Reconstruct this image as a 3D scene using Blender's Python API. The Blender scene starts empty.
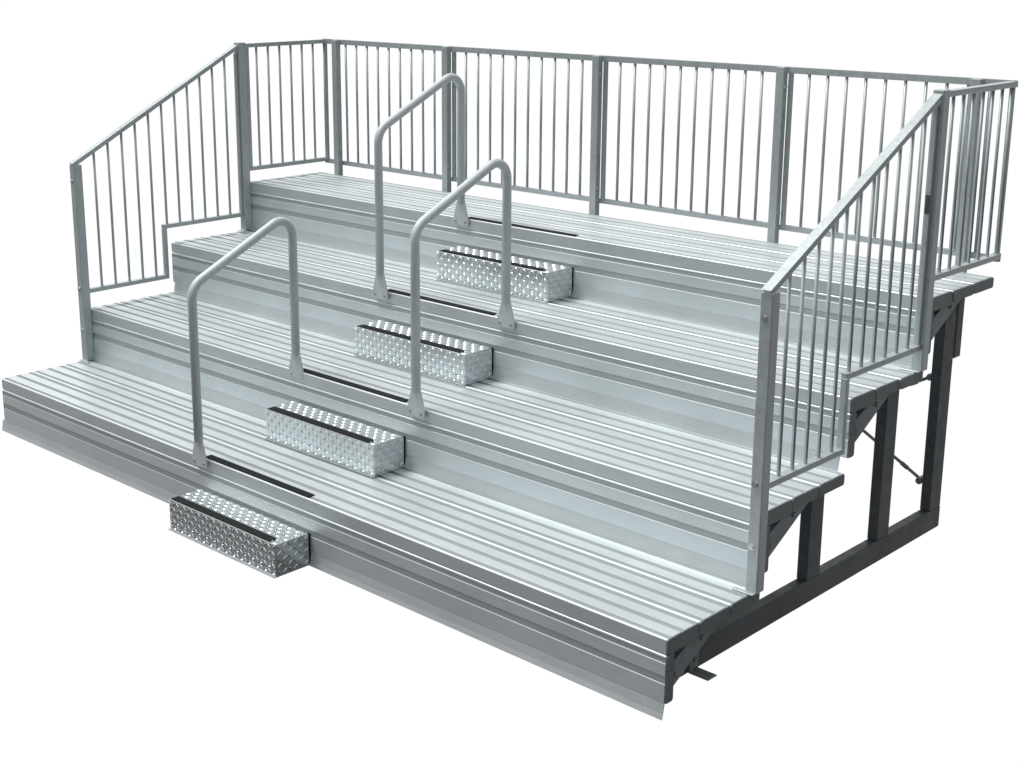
import bpy, bmesh, math, random
from mathutils import Vector, Matrix
random.seed(7)
S = bpy.context.scene
COL = S.collection

# ------------------------------------------------------------------ dimensions (metres)
L = 5.0                                   # length of the stand
H = 0.3345                                # rise of one tier
NY = [0.0, 0.635, 1.2835, 1.932]          # y of each tier's nose
NZ = [0.0, H, 2 * H, 3 * H]               # z of each tier's tread
PITCH = 0.2135
PW = 0.2075                               # plank width
YB = 2.579                                # back edge of the top tier
ZG = -0.335                               # ground level
FRONT_TOP = 1.253                         # top of the two front railing posts
RAIL_TOP = 1.935                          # top of the high railing

# ------------------------------------------------------------------ materials
def new_mat(name):
    m = bpy.data.materials.new(name); m.use_nodes = True
    nt = m.node_tree
    return m, nt, nt.nodes['Principled BSDF']

def metal(name, col, metallic, rough, stretch=(1, 1, 1), scale=30.0, var=0.10, rvar=0.12, bump=0.0, blotch=0.0, spec=0.5):
    """metal with grain: noise stretched along the extrusion, plus large soft wear"""
    m, nt, b = new_mat(name)
    N, K = nt.nodes, nt.links
    tc = N.new('ShaderNodeTexCoord'); geo = N.new('ShaderNodeNewGeometry')
    mp = N.new('ShaderNodeMapping'); mp.inputs['Scale'].default_value = stretch
    K.new(geo.outputs['Position'], mp.inputs['Vector'])
    n1 = N.new('ShaderNodeTexNoise'); n1.inputs['Scale'].default_value = scale; n1.inputs['Detail'].default_value = 5
    K.new(mp.outputs['Vector'], n1.inputs['Vector'])
    n2 = N.new('ShaderNodeTexNoise'); n2.inputs['Scale'].default_value = 2.3; n2.inputs['Detail'].default_value = 4
    K.new(geo.outputs['Position'], n2.inputs['Vector'])
    r1 = N.new('ShaderNodeMapRange'); r1.inputs['From Min'].default_value = 0.3; r1.inputs['From Max'].default_value = 0.7
    r1.inputs['To Min'].default_value = 1 - var; r1.inputs['To Max'].default_value = 1 + var
    K.new(n1.outputs['Fac'], r1.inputs['Value'])
    r2 = N.new('ShaderNodeMapRange'); r2.inputs['From Min'].default_value = 0.3; r2.inputs['From Max'].default_value = 0.7
    r2.inputs['To Min'].default_value = 1 - blotch; r2.inputs['To Max'].default_value = 1 + blotch
    K.new(n2.outputs['Fac'], r2.inputs['Value'])
    mu = N.new('ShaderNodeMath'); mu.operation = 'MULTIPLY'
    K.new(r1.outputs['Result'], mu.inputs[0]); K.new(r2.outputs['Result'], mu.inputs[1])
    vm = N.new('ShaderNodeVectorMath'); vm.operation = 'SCALE'; vm.inputs[0].default_value = col
    K.new(mu.outputs[0], vm.inputs['Scale'])
    K.new(vm.outputs['Vector'], b.inputs['Base Color'])
    rr = N.new('ShaderNodeMapRange'); rr.inputs['From Min'].default_value = 0.3; rr.inputs['From Max'].default_value = 0.7
    rr.inputs['To Min'].default_value = max(0.03, rough - rvar); rr.inputs['To Max'].default_value = min(1, rough + rvar)
    K.new(n1.outputs['Fac'], rr.inputs['Value']); K.new(rr.outputs['Result'], b.inputs['Roughness'])
    b.inputs['Metallic'].default_value = metallic
    b.inputs['Specular IOR Level'].default_value = spec
    if bump:
        bp = N.new('ShaderNodeBump'); bp.inputs['Strength'].default_value = bump; bp.inputs['Distance'].default_value = 0.002
        K.new(n1.outputs['Fac'], bp.inputs['Height']); K.new(bp.outputs['Normal'], b.inputs['Normal'])
    return m

M_ALU = metal('brushed_aluminium', (0.705, 0.765, 0.785), 0.60, 0.45, (0.9, 30, 30), 9, 0.04, 0.07, 0.03, 0.06)
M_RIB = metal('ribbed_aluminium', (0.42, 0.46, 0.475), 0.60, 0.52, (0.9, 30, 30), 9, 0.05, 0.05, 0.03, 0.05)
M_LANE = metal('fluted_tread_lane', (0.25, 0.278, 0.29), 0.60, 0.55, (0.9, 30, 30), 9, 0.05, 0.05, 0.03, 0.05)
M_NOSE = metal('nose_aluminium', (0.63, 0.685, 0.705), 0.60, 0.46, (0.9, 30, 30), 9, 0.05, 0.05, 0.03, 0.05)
M_CHK = metal('checker_plate', (0.70, 0.75, 0.765), 0.90, 0.25, (1, 1, 1), 55, 0.05, 0.06, 0.02, 0.06)
M_GAL = metal('galvanised_steel', (0.51, 0.56, 0.575), 0.50, 0.46, (1, 1, 0.6), 60, 0.07, 0.08, 0.08, 0.07)
M_TUBE = metal('satin_tube', (0.60, 0.65, 0.665), 0.28, 0.58, (1, 1, 1), 40, 0.05, 0.08, 0.05, 0.04)
M_DARK = metal('dark_frame_steel', (0.10, 0.113, 0.122), 0.25, 0.5, (1, 1, 1), 22, 0.20, 0.12, 0.2, 0.18, 0.35)
M_BRK = metal('bracket_steel', (0.25, 0.275, 0.29), 0.4, 0.5, (1, 1, 1), 28, 0.20, 0.12, 0.2, 0.15, 0.4)
M_CAP = metal('end_cap', (0.175, 0.195, 0.205), 0.4, 0.5, (1, 1, 1), 50, 0.25, 0.1, 0.2, 0.15, 0.4)
M_GRIP = metal('black_grip', (0.012, 0.013, 0.014), 0.0, 0.85, (1, 1, 1), 320, 0.5, 0.1, 0.6, 0.1, 0.25)
M_BOLT = metal('bright_bolt', (0.70, 0.72, 0.73), 0.9, 0.25, (1, 1, 1), 60, 0.06, 0.08)

# ------------------------------------------------------------------ mesh helpers
def link(name, bm, mats, parent=None, loc=(0, 0, 0), smooth=False):
    bmesh.ops.recalc_face_normals(bm, faces=bm.faces)
    me = bpy.data.meshes.new(name); bm.to_mesh(me); bm.free()
    for m in (mats if isinstance(mats, (list, tuple)) else [mats]): me.materials.append(m)
    for p in me.polygons: p.use_smooth = smooth
    o = bpy.data.objects.new(name, me); COL.objects.link(o)
    o.location = loc
    if parent is not None:
        o.parent = parent
    return o

def add_box(bm, a, b, bev=0.0, seg=2):
    t = bmesh.new()
    bmesh.ops.create_cube(t, size=1)
    for v in t.verts:
        v.co = Vector([(a[i] + b[i]) / 2 + v.co[i] * (b[i] - a[i]) for i in range(3)])
    if bev: bmesh.ops.bevel(t, geom=list(t.edges), offset=bev, segments=seg, profile=0.5, affect='EDGES')
    merge(bm, t)

def merge(bm, t):
    me = bpy.data.meshes.new('tmp'); t.to_mesh(me); t.free()
    bm.from_mesh(me); bpy.data.meshes.remove(me)

def box(name, a, b, mat, parent, bev=0.003):
    """box mesh whose origin sits at the centre of its bottom"""
    o = Vector(((a[0] + b[0]) / 2, (a[1] + b[1]) / 2, min(a[2], b[2])))
    bm = bmesh.new(); add_box(bm, Vector(a) - o, Vector(b) - o, bev)
    return link(name, bm, mat, parent, o - (parent_origin(parent)))

def parent_origin(p):
    v = Vector((0, 0, 0))
    while p is not None:
        v += p.location; p = p.parent
    return v

def extrude_x(bm, prof, x0, x1, ribflags=None, caps=True):
    """profile (y, z) swept along x; ribflags gives material 1 to the flagged segments"""
    A = [bm.verts.new((x0, y, z)) for y, z in prof]
    B = [bm.verts.new((x1, y, z)) for y, z in prof]
    n = len(prof)
    for i in range(n):
        f = bm.faces.new((A[i], A[(i + 1) % n], B[(i + 1) % n], B[i]))
        if ribflags and ribflags[i]: f.material_index = 1
    if caps:
        bm.faces.new(A); bm.faces.new(B[::-1])

def plank_profile(width, thick, strips, r=0.007, depth=0.0028):
    """closed outline in (u, v): u across the face, v outward (0 at the face). strips are ribbed recessed lanes"""
    pts, fl = [], []
    def P(u, v, f=False): pts.append((u, v)); fl.append(f)
    P(0.003, -thick); P(0, -thick + 0.003); P(0, -r)
    for k in range(1, 5):
        a = k / 5 * math.pi / 2
        P(r - r * math.cos(a), -r + r * math.sin(a))
    P(r, 0)
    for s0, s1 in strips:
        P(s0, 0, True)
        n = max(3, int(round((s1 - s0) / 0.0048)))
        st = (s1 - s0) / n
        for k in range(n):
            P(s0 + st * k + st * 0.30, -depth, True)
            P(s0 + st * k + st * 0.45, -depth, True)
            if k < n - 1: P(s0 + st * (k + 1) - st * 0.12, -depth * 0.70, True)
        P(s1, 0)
    P(width - r, 0)
    for k in range(1, 5):
        a = k / 5 * math.pi / 2
        P(width - r + r * math.sin(a), -r + r * math.cos(a))
    P(width, -r); P(width, -thick + 0.003); P(width - 0.003, -thick)
    return pts, fl

def rounded_rect(u0, u1, v0, v1, r, n=4):
    out = []
    for cu, cv, a0 in ((u1 - r, v1 - r, 0), (u0 + r, v1 - r, 90), (u0 + r, v0 + r, 180), (u1 - r, v0 + r, 270)):
        for k in range(n + 1):
            a = math.radians(a0 + 90 * k / n)
            out.append((cu + r * math.cos(a), cv + r * math.sin(a)))
    return out

def add_cyl(bm, p, q, r, n=10, r2=None):
    p, q = Vector(p), Vector(q); d = (q - p)
    t = bmesh.new()
    bmesh.ops.create_cone(t, cap_ends=True, segments=n, radius1=r, radius2=r if r2 is None else r2, depth=d.length)
    rot = Vector((0, 0, 1)).rotation_difference(d.normalized()).to_matrix().to_4x4()
    bmesh.ops.transform(t, matrix=Matrix.Translation((p + q) / 2) @ rot, verts=t.verts)
    merge(bm, t)

# ------------------------------------------------------------------ the stand itself
stand = bpy.data.objects.new('grandstand', None); COL.objects.link(stand)
stand.location = (L / 2, YB / 2, ZG)
stand['label'] = 'four tier silver aluminium grandstand with slatted treads, checker plate half steps and barred safety railings'
stand['category'] = 'grandstand'
OS = parent_origin(stand)
def rel(v): return Vector(v) - OS

# ---- treads: three planks per tier -------------------------------------------------
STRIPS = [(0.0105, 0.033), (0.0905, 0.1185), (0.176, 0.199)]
def make_plank(thick):
    pr, fl = plank_profile(PW, thick, STRIPS)
    bm = bmesh.new(); extrude_x(bm, pr, 0, L, fl)
    if thick > 0.06:
        for f in bm.faces:
            if f.normal.length == 0: f.normal_update()
            c = f.calc_center_median()
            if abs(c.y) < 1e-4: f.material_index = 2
    return bm
def make_cap(u0, u1, v0, v1):
    bm = bmesh.new(); extrude_x(bm, rounded_rect(u0, u1, v0, v1, 0.011), 0, 0.006)
    return bm
def copy_obj(o, parent, loc):
    c = o.copy(); COL.objects.link(c); c.parent = parent; c.location = loc
    return c

nose_mesh = back_mesh = cap_nose = cap_back = None
for k in range(4):
    for j in range(3):
        loc = rel((random.uniform(-0.004, 0.004) + (0.010 if k == 3 else 0), NY[k] + j * PITCH, NZ[k] - (random.uniform(0, 0.0012) if j else 0)))
        thick = 0.066 if j == 0 else 0.052
        if j == 0:
            if nose_mesh is None:
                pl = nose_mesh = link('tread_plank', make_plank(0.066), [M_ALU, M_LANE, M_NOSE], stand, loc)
            else: pl = copy_obj(nose_mesh, stand, loc)
        else:
            if back_mesh is None:
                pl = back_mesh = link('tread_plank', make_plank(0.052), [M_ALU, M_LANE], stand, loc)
            else: pl = copy_obj(back_mesh, stand, loc)
        for x in (-0.006, L):
            if j == 0:
                if cap_nose is None: cap_nose = link('end_cap', make_cap(0.0005, PW - 0.001, -0.0662, -0.0012), M_CAP, pl, (x, 0, 0))
                else: copy_obj(cap_nose, pl, (x, 0, 0))
            else:
                if cap_back is None: cap_back = link('end_cap', make_cap(0.001, PW - 0.001, -0.052, -0.0015), M_CAP, pl, (x, 0, 0))
                else: copy_obj(cap_back, pl, (x, 0, 0))
        if j == 0:   # black grip strip along the nose at the stairway
            bm = bmesh.new(); add_box(bm, (2.058, 0.0085, 0.0005), (2.885, 0.054, 0.0046), 0.0012, 1)
            link('grip_strip', bm, M_GRIP, pl)

# ---- risers and the kick plates under them -----------------------------------------
RH = 0.203
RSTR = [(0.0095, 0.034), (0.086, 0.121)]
rb0 = rc0 = kp0 = None
for k in range(4):
    loc = rel((0, NY[k] - 0.004, NZ[k] - 0.0675))
    if rb0 is None:
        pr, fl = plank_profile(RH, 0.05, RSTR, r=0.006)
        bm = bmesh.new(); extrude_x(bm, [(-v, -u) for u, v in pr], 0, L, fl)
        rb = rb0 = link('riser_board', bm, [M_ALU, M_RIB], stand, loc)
    else: rb = copy_obj(rb0, stand, loc)
    for x in (-0.006, L):
        if rc0 is None:
            bm = bmesh.new(); extrude_x(bm, rounded_rect(0.0015, 0.05, -RH + 0.001, -0.001, 0.011), 0, 0.006)
            rc0 = link('end_cap', bm, M_CAP, rb, (x, 0, 0))
        else: copy_obj(rc0, rb, (x, 0, 0))
    # bent strip closing the gap down to the tread (or the ground) below
    if k == 0: zb, yo = ZG + 0.001, -0.014
    else: zb, yo = NZ[k - 1] - 0.0045, -0.017
    z0 = NZ[k] - 0.0675 - RH + 0.004
    t = 0.003
    y0 = NY[k] - 0.0010
    prof = [(y0 + 0.03, z0 + 0.03), (y0 + 0.001, z0 + 0.002), (y0 - 0.002, z0 - 0.004), (y0 + yo * 0.55, zb + 0.024), (y0 + yo, zb),
            (y0 + yo + t, zb), (y0 + yo * 0.55 + t, zb + 0.024), (y0 + t, z0 - 0.004), (y0 + 0.03 + t, z0 + 0.026)]
    ox = 0.03 if k == 0 else -0.012
    bm = bmesh.new(); extrude_x(bm, [(y - NY[k], z - NZ[k]) for y, z in prof], -ox, L + (0.0 if k == 0 else -0.035))
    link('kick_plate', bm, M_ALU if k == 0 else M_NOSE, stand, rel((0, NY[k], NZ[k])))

# ---- checker plate half steps -------------------------------------------------------
SX0, SX1, SD, SH = 2.050, 2.908, 0.205, 0.1665
def lozenge(bm, c, eu, ev, en, ang, ln=0.0370, wd=0.0125, ht=0.0036):
    du = eu * math.cos(ang) + ev * math.sin(ang); dv = -eu * math.sin(ang) + ev * math.cos(ang)
    base = [c + du * a * ln / 2 + dv * b * wd / 2 for a, b in ((-1, 0), (-.5, -.85), (0, -1), (.5, -.85), (1, 0), (.5, .85), (0, 1), (-.5, .85))]
    top = [c + en * ht + du * a * ln / 2 * .62 + dv * b * wd / 2 * .45 for a, b in ((-1, 0), (-.5, -.85), (0, -1), (.5, -.85), (1, 0), (.5, .85), (0, 1), (-.5, .85))]
    B = [bm.verts.new(p) for p in base]; T = [bm.verts.new(p) for p in top]
    for i in range(8):
        j = (i + 1) % 8; bm.faces.new((B[i], B[j], T[j], T[i]))
    bm.faces.new(T)
def checker(bm, o, eu, ev, en, lu, lv, nu, nv, skip=lambda u, v: False):
    for i in range(nu):
        for j in range(nv):
            u, v = (i + .5) / nu * lu, (j + .5) / nv * lv
            if skip(u, v): continue
            lozenge(bm, o + eu * u + ev * v, eu, ev, en, math.radians(45 if (i + j) % 2 else -45))
X, Y, Z = Vector((1, 0, 0)), Vector((0, 1, 0)), Vector((0, 0, 1))
def make_step():
    W = SX1 - SX0
    bm = bmesh.new()
    add_box(bm, (0, -SD, 0.0), (W, -0.001, SH), 0.004, 3)
    add_box(bm, (-0.004, -SD - 0.012, 0.0005), (W + 0.0, -SD + 0.004, 0.0035), 0.001, 1)    # folded hem along the bottom
    checker(bm, Vector((0, -SD - .0002, 0.006)), X, Z, -Y, W, SH - 0.008, 28, 5)
    checker(bm, Vector((0, -SD + 0.004, SH + .0002)), X, Y, Z, W, SD - 0.008, 28, 6, lambda u, v: v < 0.056 and u < W - 0.06)
    checker(bm, Vector((W + .0002, -SD + .004, 0.006)), Y, Z, X, SD - 0.008, SH - 0.008, 6, 5)
    checker(bm, Vector((-.0002, -SD + .004, 0.006)), Y, Z, -X, SD - 0.008, SH - 0.008, 6, 5)
    return bm
step0 = grip0 = None
for k in range(4):
    z = NZ[k] - H + 0.0008
    loc = rel((SX0, NY[k] - 0.012, z))
    if step0 is None:
        step0 = link('half_step', make_step(), M_CHK, stand, loc)
        bm = bmesh.new(); add_box(bm, (0.012, -SD + 0.006, SH + 0.0005), (SX1 - SX0 - 0.050, -SD + 0.054, SH + 0.0048), 0.0012, 1)
        grip0 = link('grip_strip', bm, M_GRIP, step0)
        bm = bmesh.new(); add_box(bm, (SX1 - SX0 - 0.020, -0.0008, 0.002), (SX1 - SX0 + 0.0008, 0.0075, SH - 0.002), 0.001, 1)  # black strip added for the shadow line of the gap behind the step
        gap0 = link('gap_shade_strip', bm, M_GRIP, step0)
    else:
        s = copy_obj(step0, stand, loc); copy_obj(grip0, s, (0, 0, 0)); copy_obj(gap0, s, (0, 0, 0))

# ---- tube handrails beside the stairway ----------------------------------------------
def arc_path(pts, rads, n=9):
    out = [Vector(pts[0])]
    for i in range(1, len(pts) - 1):
        a, b, c = map(Vector, (pts[i - 1], pts[i], pts[i + 1]))
        d1, d2 = (a - b).normalized(), (c - b).normalized()
        ang = d1.angle(d2); t = rads[i - 1] / math.tan(ang / 2)
        ctr = b + (d1 + d2).normalized() * rads[i - 1] / math.sin(ang / 2)
        s, e = b + d1 * t - ctr, b + d2 * t - ctr
        for k in range(n + 1):
            out.append(ctr + s.normalized().slerp(e.normalized(), k / n) * rads[i - 1])
    out.append(Vector(pts[-1])); return out
def tube_yz(bm, path, r, n=18):
    rings = []
    for i, p in enumerate(path):
        t = (path[min(i + 1, len(path) - 1)] - path[max(i - 1, 0)]).normalized()
        nrm = Vector((1, 0, 0)).cross(t)
        rings.append([bm.verts.new(p + Vector((1, 0, 0)) * r * math.cos(2 * math.pi * k / n) + nrm * r * math.sin(2 * math.pi * k / n)) for k in range(n)])
    for a, b in zip(rings, rings[1:]):
        for k in range(n):
            f = bm.faces.new((a[k], a[(k + 1) % n], b[(k + 1) % n], b[k])); f.smooth = True
    bm.faces.new(rings[0]); bm.faces.new(rings[-1][::-1])
RUN = 0.655
def make_handrail():
    bm = bmesh.new()
    path = arc_path([Vector((0, 0, 0.094)), Vector((0, 0, 0.905)), Vector((0, RUN, 1.212)), Vector((0, RUN, H + 0.094))], [0.11, 0.085])
    # split long runs so that the tangent stays true next to the bends
    q = [path[0], path[0].lerp(path[1], .98)] + path[1:11] + [path[10].lerp(path[11], .03), path[10].lerp(path[11], .97)] + path[11:21] + [path[20].lerp(path[21], .02), path[21]]
    tube_yz(bm, q, 0.0235)
    return bm
def make_plate():
    """flat flared foot plate bolted to the nose"""
    bm = bmesh.new()
    out = [(-0.061, -0.042), (0.061, -0.042), (0.061, -0.008), (0.0245, 0.122), (-0.0245, 0.122), (-0.061, -0.008)]
    A = [bm.verts.new((x, -0.0050, z)) for x, z in out]; B = [bm.verts.new((x, 0.0050, z)) for x, z in out]
    bm.faces.new(A); bm.faces.new(B[::-1])
    for i in range(6): bm.faces.new((A[i], A[(i + 1) % 6], B[(i + 1) % 6], B[i]))
    bmesh.ops.bevel(bm, geom=list(bm.edges), offset=0.002, segments=2, profile=.5, affect='EDGES')
    add_box(bm, (-0.050, 0.0052, -0.038), (0.050, 0.0125, -0.006), 0.001, 1)      # packer against the nose
    add_box(bm, (0.048, 0.0052, -0.036), (0.0555, 0.045, -0.0305), 0.001, 1)
    return bm
def make_bolt_y():
    bm = bmesh.new(); add_cyl(bm, (0, 0, 0), (0, -0.005, 0), 0.006, 6); add_cyl(bm, (0, 0.001, 0), (0, -0.0015, 0), 0.009, 12)
    return bm
hr0 = None
for k, x in ((0, 2.050), (1, 3.002), (2, 2.045)):
    loc = rel((x, NY[k] - 0.0170, NZ[k]))
    if hr0 is None:
        hr = hr0 = link('handrail', make_handrail(), M_TUBE, stand, loc)
        for p in hr.data.polygons: p.use_smooth = len(p.vertices) == 4
        pl0 = link('base_plate', make_plate(), M_TUBE, hr, (0, 0, 0))
        copy_obj(pl0, hr, (0, RUN, H))
        bo0 = link('bolt', make_bolt_y(), M_BOLT, hr, (-0.040, -0.0050, -0.020))
        for px, py, pz in ((0.040, -0.0050, -0.020), (-0.040, RUN - 0.0050, H - 0.020), (0.040, RUN - 0.0050, H - 0.020)):
            copy_obj(bo0, hr, (px, py, pz))
        hr_children = [c for c in hr.children]
    else:
        hr = copy_obj(hr0, stand, loc)
        for c in hr_children: copy_obj(c, hr, c.location)

# ---- railing posts -------------------------------------------------------------------
def post(a, b, bolts=()):
    p = box('railing_post', a, b, M_GAL, stand, 0.004)
    for (bx, by, bz), ax in bolts:
        bm = bmesh.new()
        d = Vector(ax)
        add_cyl(bm, Vector((0, 0, 0)), d * 0.007, 0.010, 6); add_cyl(bm, -d * 0.001, d * 0.002, 0.015, 12)
        link('bolt', bm, M_BOLT, p, Vector((bx, by, bz)) - parent_origin(p))
    return p
def foot(p, a, b):
    bm = bmesh.new(); o = Vector(((a[0] + b[0]) / 2, (a[1] + b[1]) / 2, a[2]))
    add_box(bm, Vector(a) - o, Vector(b) - o, 0.0015, 1)
    link('foot_plate', bm, M_GAL, p, o - parent_origin(p))
for s in (0, 1):
    xa, xb = (-0.024, 0.030) if s == 0 else (L - 0.030, L + 0.024)
    f = post((xa, NY[1] - 0.062, 0.001), (xb, NY[1] - 0.0055, FRONT_TOP),
         [(((xa + xb) / 2 - .006, NY[1] - 0.062, z), (0, -1, 0)) for z in (FRONT_TOP - 0.10, 0.47, 0.20)])
    foot(f, (xa - (0.05 if s else 0), NY[1] - 0.085, 0.0008), (xb - 0.004 if s else xb + 0.05, NY[1] - 0.062, 0.006))
    t = post((xa, NY[3] - 0.064, NZ[2] + 0.001), (xb, NY[3] - 0.0055, RAIL_TOP + 0.008),
         [(((xa + xb) / 2 - .006, NY[3] - 0.064, z), (0, -1, 0)) for z in (RAIL_TOP - 0.14, 1.12, 0.82)])
    if s == 1:
        o = Vector((L - 0.003, NY[3] - 0.0842, 1.40)); bm = bmesh.new()
        add_box(bm, (-0.011, -0.0022, 0), (0.011, 0.0002, 0.085), 0.0004, 1)
        link('sticker', bm, M_DARK, t, o - parent_origin(t))
    foot(t, (xa - (0.05 if s else 0), NY[3] - 0.088, NZ[2] + 0.0008), (xb - 0.004 if s else xb + 0.05, NY[3] - 0.064, NZ[2] + 0.006))
BACK_X = (0.168, 1.25, 2.5, 3.75, 4.828)
for x in BACK_X:
    post((x - 0.025, YB + 0.004, 0.965), (x + 0.025, YB + 0.046, RAIL_TOP + 0.004),
         [((x + 0.025, YB + 0.026, z), (1, 0, 0)) for z in (RAIL_TOP - 0.10, 1.16)])

# ---- railing panels: welded frame with round balusters ------------------------------
BAR_R = 0.0082
def rail_bar(bm, p, q, w, t):
    """square rail from p to q lying in its panel's plane: w across the panel, t in the plane (all panels are axis aligned)"""
    p, q = Vector(p), Vector(q); d = (q - p).normalized()
    side = Vector((1, 0, 0)) if abs(d.x) < 0.5 else Vector((0, 1, 0))
    up = side.cross(d).normalized()
    tb = bmesh.new(); bmesh.ops.create_cube(tb, size=1)
    ln = (q - p).length
    for v in tb.verts:
        v.co = p + d * (v.co.x + .5) * ln + side * v.co.y * w + up * v.co.z * t
    bmesh.ops.bevel(tb, geom=list(tb.edges), offset=0.003, segments=2, profile=.5, affect='EDGES')
    merge(bm, tb)
def balusters(panel, spots):
    o = parent_origin(panel)
    for x, y, z0, z1 in spots:
        bm = bmesh.new(); add_cyl(bm, (0, 0, 0), (0, 0, z1 - z0), BAR_R, 12)
        b = link('baluster', bm, M_GAL, panel, Vector((x, y, z0)) - o)
        for p in b.data.polygons: p.use_smooth = len(p.vertices) == 4
def weld(bm, x, y, z):
    tb = bmesh.new(); bmesh.ops.create_icosphere(tb, subdivisions=1, radius=0.011)
    for v in tb.verts: v.co = Vector((x, y, z)) + Vector((v.co.x, v.co.y, v.co.z * .6))
    merge(bm, tb)

RB = 1.092                       # height of the high panels' bottom rail
yp = YB + 0.060
bounds = [0.0, 1.25, 2.5, 3.75, 5.0]
RBS, RB = RB, 1.078
for i in range(4):
    x0, x1 = bounds[i], bounds[i + 1]
    sa = x0 + (0.012 if i == 0 else 0.036); sb = x1 - (0.012 if i == 3 else 0.036)
    o = Vector(((x0 + x1) / 2, yp, RB))
    bm = bmesh.new()
    def W(v): return Vector(v) - o
    ta = x0 + (-0.0 if i == 0 else 0.004); te = x1 - (0.0 if i == 3 else 0.004)
    rail_bar(bm, W((ta, yp, RAIL_TOP - 0.0135)), W((te, yp, RAIL_TOP - 0.0135)), 0.030, 0.027)
    rail_bar(bm, W((sa - .0125, yp, RB)), W((sb + .0125, yp, RB)), 0.022, 0.022)
    rail_bar(bm, W((sa, yp, RB + .010)), W((sa, yp, RAIL_TOP - .026)), 0.022, 0.024)
    rail_bar(bm, W((sb, yp, RB + .010)), W((sb, yp, RAIL_TOP - .026)), 0.022, 0.024)
    n = 10; spots = []
    for k in range(1, n + 1):
        x = sa + (sb - sa) * k / (n + 1)
        spots.append((x, yp, RB + 0.010, RAIL_TOP - 0.026))
        w = W((x, yp - .004, RB + 0.014)); weld(bm, *w)
    pn = link('railing_panel', bm, M_GAL, stand, rel(o))
    balusters(pn, spots)

RB = RBS
for s in (0, 1):
    xc = 0.003 if s == 0 else L - 0.003
    # high panel along the end of the top tier
    xc = 0.010 if s == 0 else L - 0.010
    y0, y1 = NY[3] + 0.002, YB + 0.072
    o = Vector((xc, (y0 + y1) / 2, RB)); bm = bmesh.new()
    def W(v): return Vector(v) - o
    rail_bar(bm, W((xc, NY[3] - .004, RAIL_TOP - 0.014)), W((xc, y1, RAIL_TOP - 0.014)), 0.038, 0.026)
    rail_bar(bm, W((xc, y0, RB)), W((xc, y1, RB)), 0.030, 0.026)
    rail_bar(bm, W((xc, y0 + .013, RB + .0105)), W((xc, y0 + .013, RAIL_TOP - .027)), 0.022, 0.026)
    spots = []
    for k in range(1, 8):
        y = y0 + (YB + 0.05 - y0) * k / 7 - (0.004 if k < 7 else 0)
        spots.append((xc, y, RB + .010, RAIL_TOP - .026)); weld(bm, *W((xc, y, RB + .014)))
    pn = link('railing_panel', bm, M_GAL, stand, rel(o)); balusters(pn, spots)
    xc = 0.003 if s == 0 else L - 0.003
    # raked panel beside the second and third tiers
    ya, yb_ = NY[1] - 0.0045, NY[3] - 0.065
    za, zb = NZ[1] + 0.115, NZ[2] + 0.115
    ys = NY[2] - 0.058
    o = Vector((xc, (ya + yb_) / 2, za)); bm = bmesh.new()
    pA = Vector((xc, NY[1] - 0.060, FRONT_TOP + 0.002)); pB = Vector((xc, NY[3] - 0.066, RAIL_TOP - 0.02))
    rail_bar(bm, W(pA), W(pB), 0.038, 0.026)
    rail_bar(bm, W((xc, ya, za)), W((xc, ys + .0125, za)), 0.030, 0.026)
    rail_bar(bm, W((xc, ys, za + .0125)), W((xc, ys, zb - .0125)), 0.030, 0.026)
    rail_bar(bm, W((xc, ys - .0125, zb)), W((xc, yb_, zb)), 0.030, 0.026)
    rail_bar(bm, W((xc, yb_ - .010, zb + .0125)), W((xc, yb_ - .010, RAIL_TOP - 0.062)), 0.022, 0.018)
    spots = []
    for k in range(1, 12):
        y = ya + (yb_ - ya) * k / 12
        zt = pA.z + (pB.z - pA.z) * (y - pA.y) / (pB.y - pA.y) - 0.012
        z0 = za if y < ys else zb
        spots.append((xc, y, z0 + .010, zt)); weld(bm, *W((xc, y, z0 + .014)))
    pn = link('railing_panel', bm, M_GAL, stand, rel(o)); balusters(pn, spots)

# ---- dark support frames underneath --------------------------------------------------
def prism_x(bm, poly, x0, x1):
    extrude_x(bm, poly, x0, x1)
FRAME_X = (0.175, 1.25, 2.5, 3.75, 4.823)
for fx in FRAME_X:
    xa, xb = fx - 0.027, fx + 0.027
    base = box('support_frame', (xa, 0.075, ZG), (xb, 2.565, ZG + 0.112), M_DARK, stand, 0.006)
    ob = parent_origin(base)
    tops = [(1.268, 1.385, NZ[1] - 0.112), (1.905, 2.022, NZ[2] - 0.112), (2.440, 2.562, NZ[3] - 0.055)]
    for y0, y1, zt in tops:
        box('column', (xa + .001, y0, ZG + 0.1125), (xb - .001, y1, zt), M_DARK, base, 0.005)
    box('post_socket', (xa - .004, 2.5635, 0.56), (xb + .002, 2.634, 0.9435), M_DARK, base, 0.005)
    for k in range(4):
        y0 = NY[k] + 0.055; y1 = (NY[k] + 0.715 if k < 3 else 2.562)
        box('tread_arm', (xa + .004, y0, NZ[k] - 0.1115), (xb - .004, y1, NZ[k] - 0.0535), M_DARK, base, 0.004)
    bm = bmesh.new()
    add_box(bm, (0, -0.032, 0), (0.098, 0.032, 0.006), 0.0015, 1); add_box(bm, (0.0, -0.032, 0.0062), (0.006, 0.032, 0.085), 0.0015, 1)
    add_cyl(bm, (0.006, 0, 0.055), (0.014, 0, 0.055), 0.010, 6)
    link('anchor_foot', bm, M_BRK, base, Vector((xb + .0008, 0.40, ZG + 0.0005)) - ob)
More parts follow.
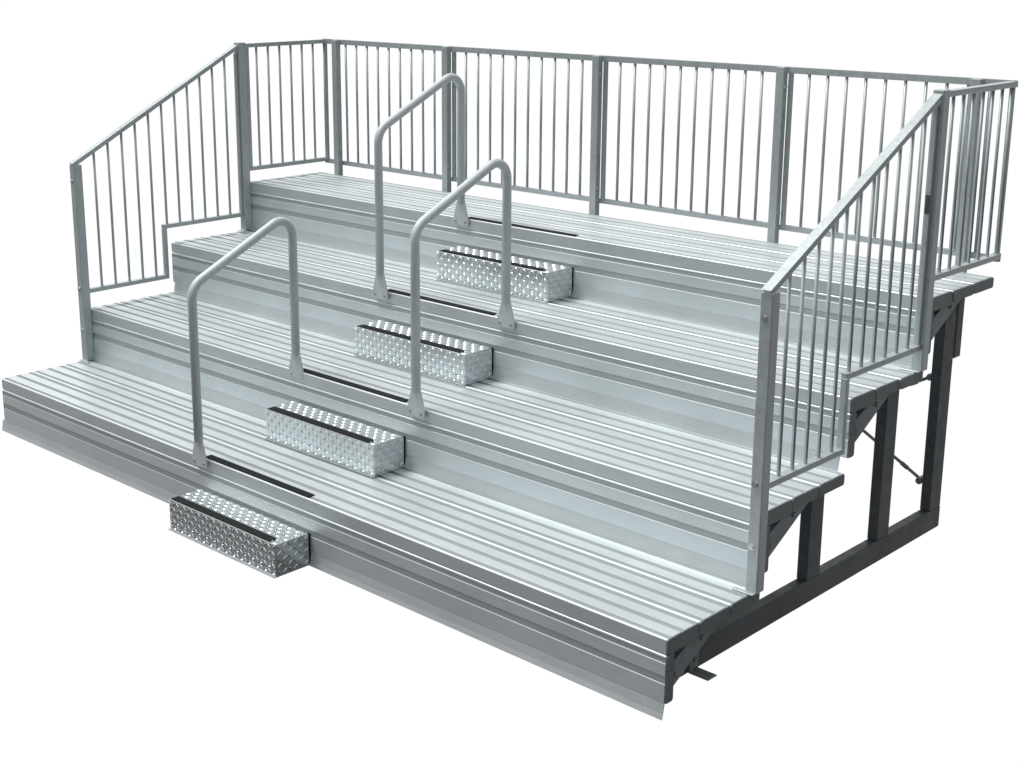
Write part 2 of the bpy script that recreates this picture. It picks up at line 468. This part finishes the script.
# diagonal knee brackets close to the two ends
for x0, x1 in ((0.02, 0.055), (L - 0.050, L - 0.014)):
    for k in range(4):
        y, z = NY[k], NZ[k]
        bm = bmesh.new()
        prism_x(bm, [(0.049, -0.140), (0.215, -0.0535), (0.395, -0.0535), (0.049, -0.245)], 0, x1 - x0)
        bmesh.ops.bevel(bm, geom=list(bm.edges), offset=0.003, segments=1, affect='EDGES')
        xe = x1 - x0 if x0 > 1 else 0
        sg = 1 if x0 > 1 else -1
        add_cyl(bm, (xe, 0.085, -0.175), (xe + sg * 0.008, 0.085, -0.175), 0.013, 6)
        add_cyl(bm, (xe, 0.255, -0.085), (xe + sg * 0.008, 0.255, -0.085), 0.011, 6)
        link('knee_bracket', bm, M_BRK, stand, rel((x0, y, z)))
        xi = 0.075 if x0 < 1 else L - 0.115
        box('void_backing', (xi, y + 0.050, z - 0.165), (xi + 0.04, y + 0.360, z - 0.0672), M_DARK, stand, 0.003)  # added dark block, stands in for the shaded void behind the bracket
# crossed tie rods between the rear columns of the two end bays
for xa, xb in ((3.777, 4.797), (0.202, 1.223)):
    for za, zb in ((0.455, -0.095), (-0.095, 0.478)):
        bm = bmesh.new()
        p, q = Vector((xa, 2.487 if za > 0 else 2.512, za)), Vector((xb, 2.487 if za > 0 else 2.512, zb))
        c = (p + q) / 2
        add_cyl(bm, p - c, q - c, 0.0085, 10)
        d = (q - p).normalized()
        add_cyl(bm, q - c - d * 0.16, q - c - d * 0.12, 0.012, 8)
        add_cyl(bm, q - c - d * 0.03 + Vector((0, -.03, 0)), q - c - d * 0.03 + Vector((0, .03, 0)), 0.018, 10)
        link('tie_rod', bm, M_BRK, stand, rel(c))

# ------------------------------------------------------------------ light
w = bpy.data.worlds.new('World'); S.world = w; w.use_nodes = True
nt = w.node_tree; N, K = nt.nodes, nt.links
bg = N['Background']
tc = N.new('ShaderNodeTexCoord')
def mr(src, a, b, c, d):
    n = N.new('ShaderNodeMapRange'); n.interpolation_type = 'SMOOTHSTEP'
    n.inputs['From Min'].default_value = a; n.inputs['From Max'].default_value = b
    n.inputs['To Min'].default_value = c; n.inputs['To Max'].default_value = d
    K.new(src, n.inputs['Value']); return n.outputs['Result']
dot = N.new('ShaderNodeVectorMath'); dot.operation = 'DOT_PRODUCT'; dot.inputs[1].default_value = (-0.69, 0.72, 0.0)
K.new(tc.outputs['Generated'], dot.inputs[0])
sep = N.new('ShaderNodeSeparateXYZ'); K.new(tc.outputs['Generated'], sep.inputs[0])
back = mr(dot.outputs['Value'], 0.20, 0.60, 0, 1)         # white backdrop side
up = mr(sep.outputs['Z'], -0.20, 0.90, 0.16, 0.90)          # dark floor in front, brighter above
mx = N.new('ShaderNodeMix'); mx.data_type = 'FLOAT'
side = mr(sep.outputs['X'], 0.1, 0.8, 1.0, 0.50)            # added dimming to the right, darkens right-facing metal
us = N.new('ShaderNodeMath'); us.operation = 'MULTIPLY'
K.new(up, us.inputs[0]); K.new(side, us.inputs[1])
high = mr(sep.outputs['Z'], 0.22, 0.70, 1.02, 0.50)         # backdrop fades into the duller zenith
K.new(back, mx.inputs[0]); K.new(us.outputs[0], mx.inputs[2]); K.new(high, mx.inputs[3])
floor = mr(sep.outputs['Z'], -0.80, -0.56, 0.10, 1.0)         # dark ground straight below
mf = N.new('ShaderNodeMath'); mf.operation = 'MULTIPLY'
K.new(mx.outputs[0], mf.inputs[0]); K.new(floor, mf.inputs[1])
K.new(mf.outputs[0], bg.inputs['Strength'])
bg.inputs['Color'].default_value = (1, 1, 1, 1)

sun = bpy.data.lights.new('sun', 'SUN'); sun.energy = 2.5; sun.angle = math.radians(25); sun.color = (1.0, 0.99, 0.975)
so = bpy.data.objects.new('sun', sun); COL.objects.link(so)
sd = Vector((-0.45, -0.18, 1.0)).normalized()
so.rotation_euler = sd.to_track_quat('Z', 'Y').to_euler(); so.location = sd * 12

# ------------------------------------------------------------------ camera (solved from the photograph)
cam = bpy.data.cameras.new('camera'); co = bpy.data.objects.new('camera', cam); COL.objects.link(co)
yaw, pit, rol = 0.769355143, 0.25391054, 0.000173567
fw = Vector((-math.sin(yaw) * math.cos(pit), math.cos(yaw) * math.cos(pit), -math.sin(pit)))
rt = Vector((math.cos(yaw), math.sin(yaw), 0)); upv = rt.cross(fw)
r2 = rt * math.cos(rol) + upv * math.sin(rol); u2 = -rt * math.sin(rol) + upv * math.cos(rol)
mw = Matrix((r2, u2, -fw)).transposed().to_4x4(); mw.translation = (7.93407783, -4.13768404, 2.51496866)
co.matrix_world = mw
cam.sensor_width = 36; cam.lens = 1447.50633 / 1024 * 36
cam.shift_x = 48.43 / 1024; cam.shift_y = -54.276 / 1024
cam.clip_start = 0.05; cam.clip_end = 200
S.camera = co
S.view_settings.view_transform = 'Standard'; S.view_settings.look = 'None'
S.view_settings.exposure = 0; S.view_settings.gamma = 1
